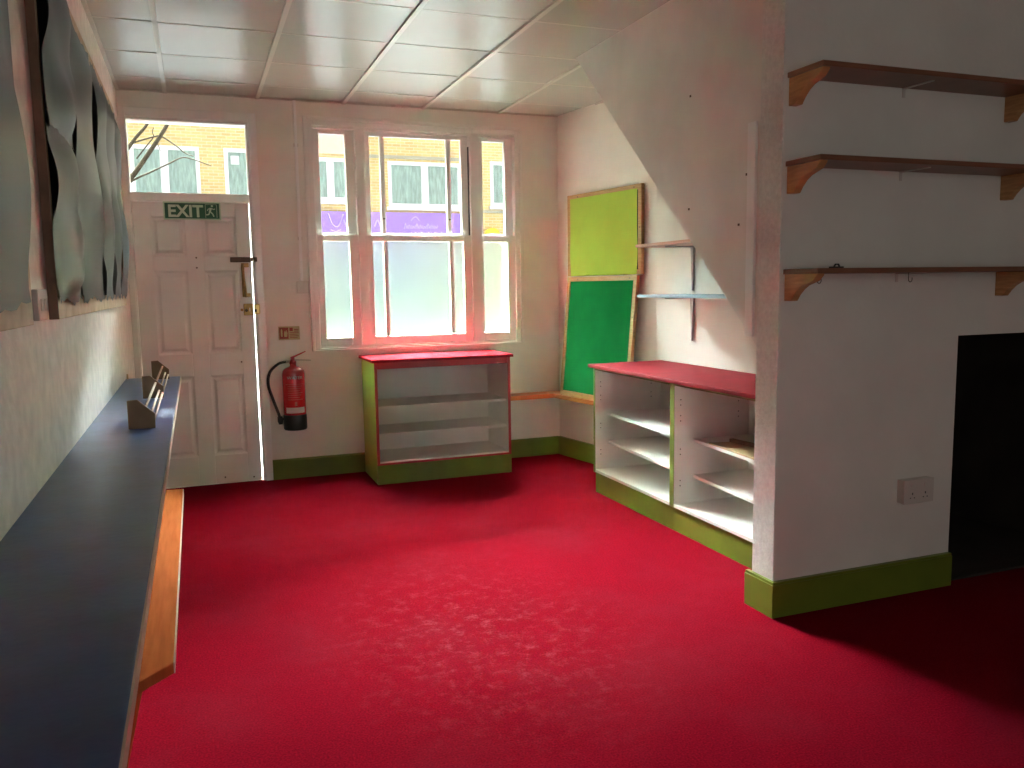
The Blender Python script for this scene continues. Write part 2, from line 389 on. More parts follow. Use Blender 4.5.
# ------------------------------------------------------------------ front door
dr = structure_root('door_1', (.45, 0, 0))
bm = nb()   # lining and architrave
box(bm, .020, .046, 0, .14, 0, 2.60); box(bm, .046, .814, 0, .14, 2.545, 2.60)
box(bm, .0, .040, -.018, 0, 0, 2.625); box(bm, .040, .832, -.020, 0, 2.560, 2.622)
box(bm, .046, .814, .004, .10, 2.008, 2.066); box(bm, .046, .060, .066, .14, 0, 2.01); box(bm, .046, .814, .066, .14, -.02, .022)
fr = obj('door_frame', bm, 'gloss_white', dr, bevel=.004)
bm = nb(); box(bm, .814, .850, -.002, .14, 0, 2.60); box(bm, .832, .883, -.022, -.002, 0, 2.622); obj('door_jamb', bm, 'bright_white', dr, bevel=.004)  # right jamb coloured lighter than the frame, in place of light leaking past the leaf
bm = nb()
XA, XB, ZA, ZB = .048, .808, .006, 2.005
px = ((.160, .378), (.489, .713)); pz = ((.212, .790), (.952, 1.532), (1.636, 1.907))
def rect(z0, z1, x0, x1): box(bm, x0, x1, .022, .064, z0, z1)
xr = [XA, px[0][0], px[0][1], px[1][0], px[1][1], XB]
for i in (0, 2, 4): rect(ZA, ZB, xr[i], xr[i+1])
zr = [ZA, pz[0][0], pz[0][1], pz[1][0], pz[1][1], pz[2][0], pz[2][1], ZB]
for i in (0, 2, 4, 6):
    for a, b in px: rect(zr[i], zr[i+1], a, b)
leaf = obj('door_leaf', bm, 'door_white', dr, bevel=.003)
for a, b in px:
    for z0, z1 in pz:
        bm = nb()
        def ring(o, y): return [bm.verts.new(p) for p in ((a+o, y, z0+o), (b-o, y, z0+o), (b-o, y, z1-o), (a+o, y, z1-o))]
        R = [ring(-.001, .030), ring(.012, .036), ring(.022, .036), ring(.040, .026)]
        for p, q in zip(R, R[1:]):
            for k in range(4): bm.faces.new((p[k], p[(k+1) % 4], q[(k+1) % 4], q[k]))
        bm.faces.new(R[-1]); obj('door_panel', bm, 'door_white', leaf)
bm = nb(); box(bm, .046, .814, .050, .056, 2.064, 2.547); obj('transom_pane', bm, 'glass', dr)
bm = nb(); box(bm, .664, .800, -.004, .022, 1.592, 1.627); dc = obj('door_bolt', bm, 'bronze', dr, bevel=.004)
bm = nb(); box(bm, .803, .818, -.003, .02, 1.596, 1.624); box(bm, .819, .845, -.034, -.0225, 1.594, 1.626); obj('bolt_keeper', bm, 'bronze', dr, bevel=.003)
bm = nb(); tube(bm, spline([(.745, .010, 1.572), (.742, -.022, 1.545), (.748, -.026, 1.46), (.756, -.022, 1.375), (.758, .010, 1.350)], 6), .0095, 10)
ph = obj('pull_handle', bm, 'brass', dr, smooth=True)
bm = nb(); box(bm, .752, .788, .010, .022, 1.556, 1.586); box(bm, .758, .792, .010, .022, 1.345, 1.372); box(bm, .736, .757, .012, .022, 1.345, 1.586); obj('handle_plate', bm, 'brass', ph, bevel=.003)
bm = nb(); box(bm, .738, .802, -.006, .022, 1.214, 1.297); lk = obj('rim_lock', bm, 'brass', dr, bevel=.004)
bm = nb(); tube(bm, [(.755, -.006, 1.250), (.755, -.028, 1.250)], [.009, .011], 12); obj('lock_knob', bm, 'bronze', lk)
bm = nb(); box(bm, .776, .782, -.009, -.005, 1.242, 1.268); obj('lock_snib', bm, 'plastic', lk)
bm = nb(); tube(bm, [(.726, .02, 1.254), (.726, -.002, 1.254)], .010, 10); obj('lock_screw_boss', bm, 'brass', lk)
bm = nb(); box(bm, .806, .848, -.042, -.0225, 1.222, 1.294); lk2 = obj('lock_keep', bm, 'brass_bright', dr, bevel=.008)
bm = nb(); box(bm, .808, .824, -.0445, -.0415, 1.238, 1.258); obj('keep_slot', bm, 'black', lk2)
bm = nb()
for x_, z_ in ((.705, .88), (.44, 1.625), (.44, 1.555), (.55, .045), (.75, .03)): tube(bm, [(x_, .024, z_), (x_, .0205, z_)], .006, 8)
obj('door_screw_head', bm, 'bronze', leaf)

# exit sign on the door
t = thing('exit_sign', 'green and white EXIT sign with running figure fixed above the door panels', 'sign', (.43, .02, 1.94))
bm = nb(); box(bm, .246, .618, .0005, .0040, 1.884, 2.006); obj('sign_border', bm, 'exit_white', t)
bm = nb(); box(bm, .255, .609, -.0010, .0008, 1.893, 1.997); obj('sign_panel', bm, 'exit_green', t)
bm = text_bm('EXIT', .114, Vector((.272, -.0014, 1.905)), FRONT, bold=.0032)
bmesh.ops.scale(bm, vec=(.98, 1, 1), verts=bm.verts, space=Matrix.Translation((-.270, 0, 0)))
obj('lettering', bm, 'exit_white', t)
bm = nb()
Y0, Y1 = -.0022, -.0008
def bar(p, q, w):
    p, q = Vector(p), Vector(q); dd = (q-p).normalized(); nn = Vector((-dd.y, dd.x))*w/2
    prism(bm, [tuple(p+nn), tuple(q+nn), tuple(q-nn), tuple(p-nn)], 'Y', Y0, Y1)
cx_, cz_ = .556, 1.945
for p, q, w in (((-.002, .022), (-.010, -.006), .014), ((-.002, .020), (.016, .012), .006), ((.016, .012), (.026, .016), .006), ((-.004, .020), (-.020, .014), .006),
                ((-.020, .014), (-.026, .002), .006), ((-.008, -.004), (.008, -.018), .008), ((.008, -.018), (.016, -.038), .008), ((-.011, -.004), (-.016, -.022), .008), ((-.016, -.022), (-.034, -.026), .008)):
    bar((cx_+p[0], cz_+p[1]), (cx_+q[0], cz_+q[1]), w)
prism(bm, [(cx_+.006+.008*math.cos(k*PI/5), cz_+.035+.008*math.sin(k*PI/5)) for k in range(10)], 'Y', Y0, Y1)
bar((.518, 1.900), (.518, 1.990), .0025); bar((.592, 1.900), (.592, 1.990), .003); bar((.518, 1.990), (.592, 1.990), .0025)
obj('running_figure', bm, 'exit_white', t)

# ------------------------------------------------------------------ window
wd = structure_root('window_1', (2.05, 0, .955))
XWIN = ((1.275, 1.578), (1.641, 2.462), (2.534, 2.830))
ZW0, ZW1 = .968, 2.552
bm = nb()
box(bm, 1.262, 1.275, 0, .16, .955, 2.565); box(bm, 2.830, 2.843, 0, .16, .955, 2.565)
for a in ((1.578, 1.641), (2.462, 2.534)): box(bm, a[0], a[1], -.006, .16, ZW0, ZW1)
box(bm, 1.275, 2.830, 0, .16, ZW1, 2.565); box(bm, 1.275, 2.830, 0, .18, .955, ZW0)
obj('window_frame', bm, 'gloss_white', wd, bevel=.003)
bm = nb()
def arch(o0, o1, y):  # one step of the surround
    a0, a1, b0, b1 = 1.205+o0, 2.889-o0, .938+o0*.3, 2.628-o0
    c0, c1, e0, e1 = 1.205+o1, 2.889-o1, .938+o1*.3, 2.628-o1
    box(bm, a0, c0, y, 0, b0, b1); box(bm, c1, a1, y, 0, b0, b1); box(bm, c0, c1, y, 0, e1, b1); box(bm, c0, c1, y, 0, b0, e0)
arch(0, .026, -.026); arch(.026, .064, -.016)
obj('architrave', bm, 'gloss_white', wd, bevel=.005)
def sash(x0, x1, z0, z1, gx0, gx1, gz0, gz1, y0, y1, muntins, pane, name):
    bm = nb()
    box(bm, x0, gx0, y0, y1, z0, z1); box(bm, gx1, x1, y0, y1, z0, z1); box(bm, gx0, gx1, y0, y1, z0, gz0); box(bm, gx0, gx1, y0, y1, gz1, z1)
    for q in muntins: box(bm, q-.0165, q+.0165, y0+.004, y1-.004, gz0, gz1)
    s = obj(name, bm, 'gloss_white', wd, bevel=.003)
    bm = nb(); ym = (y0+y1)/2; box(bm, gx0-.004, gx1+.004, ym-.002, ym+.002, gz0-.004, gz1+.004); obj('pane', bm, pane, s)
    return s
GU = ((1.321, 1.512), (1.690, 2.405), (2.579, 2.766)); GL = ((1.319, 1.513), (1.686, 2.402), (2.564, 2.768))
for (x0, x1), gu, gl, mu in zip(XWIN, GU, GL, ((), (1.787, 2.305), ())):
    ml_ = [m_-.003 for m_ in mu]
    sash(x0+.001, x1-.001, 1.764, ZW1-.002, gu[0], gu[1], 1.806, 2.522, .052, .092, mu, 'glass', 'upper_sash')
    sash(x0+.001, x1-.001, ZW0, 1.790, gl[0], gl[1], 1.030, 1.744, .006, .048, ml_, 'frosted', 'lower_sash')
bm = nb(); box(bm, 2.4565, 2.4625, .030, .052, 1.795, 2.470); obj('sash_channel', bm, 'black', wd)
bm = nb()
for q in (1.787, 2.305): tube(bm, [(q, .056, 1.915), (q, .050, 1.915)], .006, 8)
obj('sash_screw', bm, 'bronze', wd)
bm = nb()
for q in (1.784, 2.302): box(bm, q-.012, q+.012, -.002, .006, 1.030, 1.046)
obj('sash_lift', bm, 'plastic', wd)

# ------------------------------------------------------------------ fittings on the back wall
t = thing('cable_trunking', 'thin white cable trunking running down from ceiling to the light switch', 'trunking', (1.152, 0, 1.46))
bm = nb(); box(bm, 1.142, 1.162, -.020, 0, 1.455, H-.003); obj('conduit', bm, 'bright_white', t, bevel=.002)
for z in (2.42, 1.76):
    bm = nb(); box(bm, 1.136, 1.168, -.016, 0, z-.012, z+.012); obj('clip', bm, 'plastic', t, bevel=.002)
t = thing('light_switch', 'square white light switch at the foot of the trunking beside the window', 'switch', (1.157, 0, 1.41))
bm = nb(); box(bm, 1.113, 1.201, -.012, 0, 1.364, 1.452); obj('switch_plate', bm, 'plastic', t, bevel=.004)
bm = nb(); box(bm, 1.149, 1.165, -.016, -.011, 1.394, 1.422); obj('rocker', bm, 'plastic', t, bevel=.002)

t = thing('fire_extinguisher_sign', 'small red and pale yellow fire extinguisher sign above the extinguisher', 'sign', (1.046, 0, 1.08))
bm = nb(); box(bm, .970, 1.120, -.003, 0, 1.028, 1.126); obj('sign_border', bm, 'sign_yellow', t)
bm = nb(); box(bm, .976, 1.040, -.0042, -.0025, 1.036, 1.118); obj('red_panel', bm, 'sign_red', t)
bm = nb(); box(bm, .986, .998, -.0055, -.004, 1.052, 1.100); box(bm, .989, .995, -.0055, -.004, 1.100, 1.108)
prism(bm, [(1.010, 1.050), (1.030, 1.050), (1.034, 1.078), (1.026, 1.102), (1.022, 1.084), (1.014, 1.096), (1.008, 1.074)], 'Y', -.0055, -.004)
obj('pictogram', bm, 'sign_yellow', t)
bm = nb(); box(bm, 1.048, 1.072, -.0042, -.0025, 1.092, 1.116); box(bm, 1.080, 1.112, -.0042, -.0025, 1.100, 1.106); box(bm, 1.080, 1.108, -.0042, -.0025, 1.088, 1.094)
for k in range(4): box(bm, 1.048, 1.112-.008*(k % 2), -.0042, -.0025, 1.078-k*.012, 1.082-k*.012)
obj('small_print', bm, 'sign_red', t)

# fire extinguisher
EX, EY = 1.052, -.092
t = thing('fire_extinguisher', 'red water fire extinguisher with black hose hung beside the door', 'extinguisher', (EX, EY, .378))
bm = nb(); lathe(bm, [(.020, .452), (.079, .452), (.080, .47), (.080, .800), (.076, .826), (.062, .846), (.040, .858), (.024, .864), (.022, .885)], EX, EY, 32)
body = obj('cylinder', bm, 'ext_red', t, smooth=True)
bm = nb(); lathe(bm, [(.060, .378), (.078, .380), (.083, .388), (.083, .488), (.0805, .492), (.060, .490)], EX, EY, 32); obj('base_skirt', bm, 'black', t, smooth=True)
bm = nb(); lathe(bm, [(.018, .884), (.024, .886), (.024, .905), (.018, .912), (.012, .930)], EX, EY, 16); box(bm, EX-.012, EX+.012, EY-.014, EY+.014, .900, .940)
vl = obj('valve', bm, 'ext_red', t)
bm = nb(); prism(bm, [(EX-.015, .930), (EX+.010, .938), (EX+.095, .984), (EX+.093, .990), (EX+.005, .950), (EX-.015, .942)], 'Y', EY-.009, EY+.009)
obj('squeeze_lever', bm, 'ext_red', t, bevel=.002)
bm = nb(); prism(bm, [(EX-.010, .906), (EX+.030, .912), (EX+.130, .906), (EX+.130, .912), (EX+.030, .922), (EX-.010, .920)], 'Y', EY-.009, EY+.009)
obj('carry_handle', bm, 'steel', t, bevel=.002)
bm = nb(); tube(bm, [(EX-.02, EY, .905), (EX-.065, EY-.004, .903)], .011, 12); obj('hose_ferrule', bm, 'steel', t, smooth=True)
bm = nb(); tube(bm, spline([(EX-.05, EY-.004, .904), (EX-.105, EY-.008, .888), (EX-.165, EY-.010, .820), (EX-.178, EY-.008, .715), (EX-.148, EY-.006, .600), (EX-.116, EY-.004, .500), (EX-.108, EY-.004, .460)], 8), .0105, 12)
hz = obj('hose', bm, 'rubber', t, smooth=True)
bm = nb(); tube(bm, [(EX-.108, EY-.004, .480), (EX-.106, EY-.004, .448), (EX-.104, EY-.004, .424)], [.018, .020, .014], 12); obj('nozzle', bm, 'black', hz, smooth=True)
bm = nb(); box(bm, EX-.122, EX-.060, EY-.006, EY+.006, .455, .466); obj('nozzle_clip', bm, 'black', hz)
bm = nb(); box(bm, EX-.02, EX+.02, EY+.075, -.0005, .56, .86); tube(bm, [(EX, EY+.02, .872), (EX, -.002, .872)], .008, 8); obj('wall_bracket', bm, 'steel', t)
def on_cyl(bm, r=.0806):
    for v in bm.verts:
        a = (v.co.x-EX)/r - .30; rr = r + (-v.co.y)
        v.co.x = EX + rr*math.sin(a); v.co.y = EY - rr*math.cos(a)
    return bm
def strip(bm, x0, x1, z0, z1, n=10, y=-.0004):
    for k in range(n):
        a, b = x0+(x1-x0)*k/n, x0+(x1-x0)*(k+1)/n
        bm.faces.new([bm.verts.new(p) for p in ((a, y, z0), (b, y, z0), (b, y, z1), (a, y, z1))])
    return bm
bm = text_bm('WATER', .034, Vector((EX+.026, -.0006, .762)), FRONT, .0002, 'CENTER'); obj('lettering', on_cyl(bm), 'white_ink', body)
bm = nb()
strip(bm, EX-.045, EX+.095, .718, .721)
for k in range(7): strip(bm, EX-.030, EX+.080-.012*(k % 3), .700-k*.016, .704-k*.016)
strip(bm, EX+.018, EX+.034, .560, .590, 3)
obj('small_print', on_cyl(bm), 'grey_ink', body)
bm = nb(); strip(bm, EX-.050, EX+.095, .508, .548); obj('label_strip', on_cyl(bm), 'white_ink', body)

for o in [c for q in t.children for c in (q, *q.children)]:
    for v in o.data.vertices:
        zz = v.co.z + .378
        if zz > .70: v.co.z = .70 + (zz-.70)*.86 - .378
# ------------------------------------------------------------------ bookcase under the window
t = thing('storage_unit', 'low open shelf unit with red top and green side under the window', 'shelf unit', (2.07, -.26, 0))
BX0, BX1, BY0, BY1 = 1.562, 2.580, -.50, -.028
bm = nb(); box(bm, 1.545, 2.600, -.522, -.001, .872, .893); obj('countertop', bm, 'red_matt', t, bevel=.003)
bm = nb(); box(bm, BX0, BX0+.020, BY0+.004, BY1, 0, .872); obj('side_panel', bm, 'lit_green', t, bevel=.001)  # lighter green: door light falling on this side is put into the colour
bm = nb(); box(bm, BX1-.020, BX1, BY0+.004, BY1, 0, .872); obj('side_panel', bm, 'shelf_white', t, bevel=.001)
bm = nb(); box(bm, BX0+.020, BX1-.020, BY1-.012, BY1, .10, .872); obj('back_panel', bm, 'shelf_white', t)
bm = nb(); box(bm, BX0+.020, BX1-.020, BY0+.006, BY1-.012, .146, .164); obj('bottom_board', bm, 'shelf_white', t)
for z in (.348, .545):
    bm = nb(); box(bm, BX0+.020, BX1-.020, BY0+.045, BY1-.012, z-.008, z+.010); obj('shelf', bm, 'shelf_white', t, bevel=.001)
bm = nb(); box(bm, BX0+.020, BX1-.020, BY0+.006, BY0+.024, .826, .872); obj('top_rail', bm, 'red_edge', t)
bm = nb(); box(bm, BX0, BX1, BY0, BY0+.018, 0, .138); obj('plinth', bm, 'green', t, bevel=.001)
bm = nb(); box(bm, BX0, BX0+.020, BY0, BY0+.004, .152, .872); box(bm, BX1-.020, BX1, BY0, BY0+.004, .152, .872); box(bm, BX0, BX1, BY0, BY0+.006, .138, .152)
obj('red_edging', bm, 'red_edge', t)

# ------------------------------------------------------------------ orange corner bench
t = thing('corner_bench', 'narrow orange shelf bench running round the corner between both shelf units', 'bench', (3.1, -.1, .50))
BZ = .528
bm = nb(); prism(bm, [(2.585, 0), (2.585, -.18), (3.073, -.18), (3.262, -1.265), (3.409, -1.265), (3.409, -1.2), (3.199, 0)], 'Z', BZ-.034, BZ)
obj('seat_board', bm, 'orange_x', t, bevel=.003)
bm = nb(); box(bm, 2.62, 3.18, -.03, 0, BZ-.07, BZ-.026); obj('wall_batten', bm, 'wall', t)

# ------------------------------------------------------------------ two cupboards under the stairs with one worktop
CZ = .868
def cupboard(y0, y1, label, heights, xa, xb):     # y0 far side, y1 near side
    t = thing('storage_unit', label, 'shelf unit', (3.13, (y0+y1)/2, 0), 'open shelf units under the stairs')
    XF, XR = 2.872, 3.385; P = .020
    bm = nb(); box(bm, XF+.003, XR, y0-P, y0, .139, CZ-.022); obj('side_panel', bm, 'shelf_white', t)
    bm = nb(); box(bm, XF+.003, XR, y1, y1+P, .139, CZ-.022); obj('side_panel', bm, 'shelf_white', t)
    bm = nb(); box(bm, XR-.012, XR, y1+P, y0-P, .10, CZ-.022); obj('back_panel', bm, 'shelf_white', t)
    bm = nb(); box(bm, XF+.003, XR-.012, y1+P, y0-P, .140, .158); obj('bottom_board', bm, 'shelf_white', t)
    for z in heights:
        bm = nb(); prism(bm, [(xa, y0-P), (xb, y1+P), (XR-.012, y1+P), (XR-.012, y0-P)], 'Z', z-.018, z); obj('shelf', bm, 'shelf_white', t, bevel=.001)
    bm = nb(); box(bm, XF, XF+.003, y0-P, y0, .138, CZ-.022); box(bm, XF, XF+.003, y1, y1+P, .138, CZ-.022)
    box(bm, XF, XF+.018, y1+P, y0-P, CZ-.036, CZ-.022); obj('green_edging', bm, 'edge_green', t)
    bm = nb(); box(bm, 2.889, 2.905, y1, y0, 0, .139); box(bm, 2.905, XR, y0-.018, y0, 0, .10); obj('plinth', bm, 'green', t)
    bm = nb()
    for yy, s in ((y0-P, -1), (y1+P, 1)):
        for xx in (2.915, 3.30):
            for z in (.26, .29, .44, .47, .63, .66, .72, .75): tube(bm, [(xx, yy+.0002*s, z), (xx, yy+.0012*s, z)], .0036, 8)
    o = obj('pin_hole', bm, 'pin', t); o['kind'] = 'stuff'
    return t
cupboard(-1.300, -2.282, 'white shelf unit with three bare shelves nearest the lime green board', (.350, .543), 2.965, 2.910)
cupboard(-2.284, -3.360, 'white shelf unit beside the post with a tan board on its shelf', (.316, .521), 3.000, 2.925)
bm = nb(); prism(bm, [(2.842, -1.272), (2.842, -3.368), (3.409, -3.368), (3.409, -1.272)], 'Z', CZ-.020, CZ+.002)
tag(obj('worktop', bm, 'red_top', bevel=.004), 'long glossy red worktop over the shelf units under the stairs', 'worktop')
t = thing('wooden_board', 'flat tan wooden board with dark back strip on the upper right shelf', 'board', (3.05, -2.95, .521))
bm = nb(); prism(bm, [(2.990, -2.47), (2.918, -3.335), (3.190, -3.335), (3.100, -2.50)], 'Z', .5212, .530); obj('panel', bm, 'tan', t, bevel=.001)
bm = nb(); prism(bm, [(3.100, -2.50), (3.190, -3.335), (3.215, -3.335), (3.125, -2.50)], 'Z', .5212, .548); obj('back_strip', bm, 'brown_edge', t, bevel=.002)

# ------------------------------------------------------------------ lime and green pin boards on the slanted wall
dvec = Vector((.175, -1, 0)).normalized(); nvec = Vector((-1, -.175, 0)).normalized()   # along the wall to the right, out of the wall
def wallpt(u, off, z): p = Vector((3.20, 0, 0)) + dvec*u + nvec*off; return Vector((p.x, p.y, z))
def slab(bm, u0, u1, z0, z1, o0, o1, lean=None):
    vs_ = []
    for z in (z0, z1):
        for u, o in ((u0, o0), (u1, o0), (u1, o1), (u0, o1)):
            e = lean(z) if lean else 0
            vs_.append(bm.verts.new(wallpt(u, o+e, z)))
    for f in ((3,2,1,0),(4,5,6,7),(0,1,5,4),(1,2,6,5),(2,3,7,6),(3,0,4,7)): bm.faces.new([vs_[i] for i in f])
def paper(bm, u0, u1, z0, z1, o, lean, amp, seed):
    r = random.Random(seed); ph = [r.uniform(0, 6) for _ in range(4)]; N, K = 18, 18
    g = [[bm.verts.new(wallpt(u0+(u1-u0)*i/N, o+lean(z0+(z1-z0)*j/K)+amp*(math.sin(i*.55+ph[0])*math.sin(j*.45+ph[1])+.5*math.sin(i*.9+j*.7+ph[2])), z0+(z1-z0)*j/K)) for i in range(N+1)] for j in range(K+1)]
    for j in range(K):
        for i in range(N): bm.faces.new((g[j][i], g[j][i+1], g[j+1][i+1], g[j+1][i]))
def pin_board(label, paper_mat, u0, u1, z0, z1, lean, seed, bottom=True):
    t = thing('pin_board', label, 'pin board', wallpt((u0+u1)/2, .02, z0), 'framed paper covered boards beside the window corner')
    bm = nb(); slab(bm, u0+.02, u1-.02, z0+.01, z1-.01, .004, .016, lean); obj('backing_board', bm, 'dark_back', t)
    W_ = .036
    for a in ((u0, u0+W_, z0, z1), (u1-W_, u1, z0, z1), (u0+W_, u1-W_, z1-W_, z1), (u0+W_, u1-W_, z0, z0+W_)):
        bm = nb(); slab(bm, *a, .004, .034, lean); obj('frame_rail', bm, 'pine', t, bevel=.002)
    bm = nb(); paper(bm, u0+W_+(-.004 if bottom else .010), u1-W_+(-.012 if bottom else -.002), z0+(W_-.004 if bottom else .002), z1-W_+.004, .027 if bottom else .039, lean, .003, seed)
    obj('paper', bm, paper_mat, t, smooth=True)
    for k, (u, z) in enumerate(((u0+.14, z1-.02), (u1-.08, z1-.02), (u1-.018, z1-.3), (u0+.018, z1-.38))):
        bm = nb(); a = wallpt(u, .034+lean(z), z); tube(bm, [a-nvec*.002, a+nvec*.001], .007, 8); obj('knot', bm, 'brown_edge', t)
    return t
pin_board('pine framed board covered in lime green paper, above the dark green one', 'lime_paper', .190, 1.095, 1.462, 2.090, lambda z: .002, 1, False)
pin_board('pine framed board covered in dark green paper leaning on the orange bench', 'green_paper', .195, 1.055, BZ+.001, 1.458, lambda z: .006+.088*(1.458-z)/.93, 2)

# ------------------------------------------------------------------ two wall shelves in the alcove
def alcove_shelf(name, label, z, x0, m):
    t = thing(name, label, 'shelf', (3.41, -1.9, z-.02), 'painted shelves in the alcove')
    bm = nb(); prism(bm, [(x0, -1.44), (3.409, -1.40), (3.409, -3.30), (x0, -3.30)], 'Z', z-.018, z); obj('shelf_board', bm, m, t, bevel=.002)
    for y in (-1.66, -2.7):
        bm = nb()
        # pressed steel bracket: tapered wall arm and tapered shelf arm
        prism(bm, [(y-.020, z-.019), (y+.020, z-.019), (y+.012, z-.10), (y+.002, z-.30), (y-.002, z-.30), (y-.012, z-.10)], 'X', 3.396, 3.409)
        prism(bm, [(3.409, y-.020), (3.409, y+.020), (3.26, y+.006), (3.20, y+.004), (3.20, y-.004), (3.26, y-.006)], 'Z', z-.027, z-.018)
        obj('bracket', bm, 'bracket_grey', t)
alcove_shelf('wall_shelf', 'upper alcove shelf, salmon painted, cut off by the sloping stair board', 1.648, 3.11, 'pink_shelf')
alcove_shelf('wall_shelf', 'lower alcove shelf, pale blue painted, above the red worktop', 1.325, 3.12, 'blue_shelf')

# ------------------------------------------------------------------ three wooden shelves on the partition
def face_shelf():
    t = thing('wall_shelf', 'topmost of three brown wooden shelves on the dark partition wall', 'shelf', (3.35, YF, 2.185), 'brown wooden shelves on the partition wall')
    Z = 2.185
    bm = nb(); box(bm, 2.622, 4.45, YF-.20, YF-.001, Z-.002, Z+.018); obj('shelf_board', bm, 'shelf_wood', t, bevel=.002)
    for x in (2.630, 3.790):
        prof = [(YF-.001, Z-.002)] + [(YF-a, Z-b) for a, b in ((.190, .002), (.184, .012), (.164, .030), (.138, .038), (.108, .047), (.082, .062), (.058, .084), (.040, .108))] + [(YF-.001, Z-.108)]
        bm = nb(); prism(bm, prof, 'X', x, x+.036); obj('wooden_bracket', bm, 'bracket_wood', t, bevel=.002)
    bm = nb(); box(bm, 3.205, 3.219, YF-.150, YF-.001, Z-.006, Z-.002); box(bm, 3.205, 3.219, YF-.004, YF-.001, Z-.04, Z-.002)
    obj('support_strip', bm, 'plastic', t)
    return t
fs = face_shelf()
for z, lab in ((1.847, 'middle of three brown wooden shelves on the dark partition wall'), (1.425, 'lowest of three brown wooden shelves, with cup hooks under it')):
    c = copy_tree(fs); c.location = (3.35, YF, z); c['label'] = lab
    low = c
for x in (2.690, 3.155):
    bm = nb(); tube(bm, [(x, YF-.12, 1.423), (x, YF-.12, 1.403)] + [(x+.010-.010*math.cos(k*PI/6), YF-.12, 1.397-.012*math.sin(k*PI/6)) for k in range(0, 8)], .0016, 6)
    obj('cup_hook', bm, 'bronze', low)
t = thing('cable_clip', 'tiny black clip lying on the lowest wooden shelf', 'clip', (2.80, YF-.10, 1.4435))
bm = nb(); box(bm, 2.775, 2.825, YF-.115, YF-.085, 1.4435, 1.451); obj('clip_base', bm, 'black', t, bevel=.002)
bm = nb(); tube(bm, [(2.79, YF-.10, 1.451), (2.795, YF-.10, 1.459), (2.81, YF-.10, 1.459), (2.815, YF-.10, 1.451)], .004, 6); obj('clip_loop', bm, 'black', t)
# sockets
def socket(label, x0, x1, z0, z1, y):
    t = thing('power_socket', label, 'socket', ((x0+x1)/2, y, (z0+z1)/2))
    bm = nb(); box(bm, x0, x1, y-.034, y, z0, z1); p = obj('back_box', bm, 'plastic', t, bevel=.003)
    bm = nb(); box(bm, x0-.002, x1+.002, y-.042, y-.034, z0-.002, z1+.002); p = obj('face_plate', bm, 'plastic', t, bevel=.003)
    for k in (0, 1):
        cx = x0+(x1-x0)*(.28+.44*k)
        bm = nb(); box(bm, cx-.008, cx+.008, y-.046, y-.041, z1-.030, z1-.012); obj('rocker', bm, 'plastic', t)
        bm = nb(); box(bm, cx-.003, cx+.003, y-.0425, y-.0415, z0+.038, z0+.048); box(bm, cx-.014, cx-.008, y-.0425, y-.0415, z0+.022, z0+.027); box(bm, cx+.008, cx+.014, y-.0425, y-.0415, z0+.022, z0+.027)
        obj('pin_slot', bm, 'black', t)
socket('white double power socket low on the partition wall beside the dark opening', 3.262, 3.430, .418, .522, YF)
socket('dim power socket inside the dark recess under the stairs', 4.18, 4.33, .50, .60, -2.55)

# ------------------------------------------------------------------ left wall: long desk, bench below, pin boards, switch, rack
DZ = .876
t = thing('long_desk', 'long navy blue wall desk with cream edge along the left wall', 'desk', (.15, -3.6, 0))
bm = nb(); box(bm, .001, .306, -6.9, -.80, DZ-.026, DZ); obj('desktop', bm, 'navy', t, bevel=.002)
bm = nb(); box(bm, .306, .3095, -6.9, -.80, DZ-.026, DZ-.001); obj('edging', bm, 'cream_edge', t)
bm = nb(); box(bm, .001, .030, -6.85, -.85, DZ-.075, DZ-.026); obj('wall_batten', bm, 'wall', t)
for y in (-1.0, -2.6, -4.2, -5.8):
    bm = nb(); prism(bm, [(.001, DZ-.30), (.030, DZ-.30), (.26, DZ-.05), (.26, DZ-.026), (.001, DZ-.026)], 'Y', y-.012, y+.012); obj('bracket', bm, 'wall', t)
t = thing('low_bench', 'low orange plank bench below the navy desk on the left wall', 'bench', (.15, -3, 0))
bm = nb(); prism(bm, [(.001, -1.98), (.310, -2.05), (.310, -4.058), (.215, -4.160), (.10, -4.24), (.001, -4.24)], 'Z', .420, .450); obj('seat_board', bm, 'orange', t, bevel=.003)
bm = nb(); box(bm, .310, .3125, -4.057, -2.051, .421, .4495); obj('edging', bm, 'cream_edge', t)
for y in (-2.3, -3.8):
    bm = nb(); prism(bm, [(.001, 0), (.15, 0), (.24, .39), (.24, .420), (.001, .420)], 'Y', y-.012, y+.012); obj('end_support', bm, 'orange', t)

# rack on the desk
t = thing('book_rack', 'small wooden rack with three dividers and pale dowels on the navy desk', 'rack', (.20, -1.9, DZ))
for y in (-2.850, -1.880, -.935):
    bm = nb(); prism(bm, [(.152, DZ+.0005), (.246, DZ+.0005), (.247, DZ+.056), (.188, DZ+.111), (.152, DZ+.109)], 'Y', y, y+.016); obj('divider', bm, 'rack_wood', t, bevel=.0015)
for x, z in ((.212, DZ+.074), (.226, DZ+.036), (.240, DZ+.024)):
    for y0, y1 in ((-2.834, -1.880), (-1.864, -.935)):
        bm = nb(); tube(bm, [(x, y0, z), (x, y1, z)], .0055, 10); obj('dowel', bm, 'pine_pale', t, smooth=True)
bm = nb(); tube(bm, [(.012, -.83, DZ), (.012, -.83, DZ+.030)], [.006, .004], 8)
tag(obj('wooden_peg', bm, 'pine_pale'), 'tiny pale peg standing at the far wall end of the navy desk', 'peg')

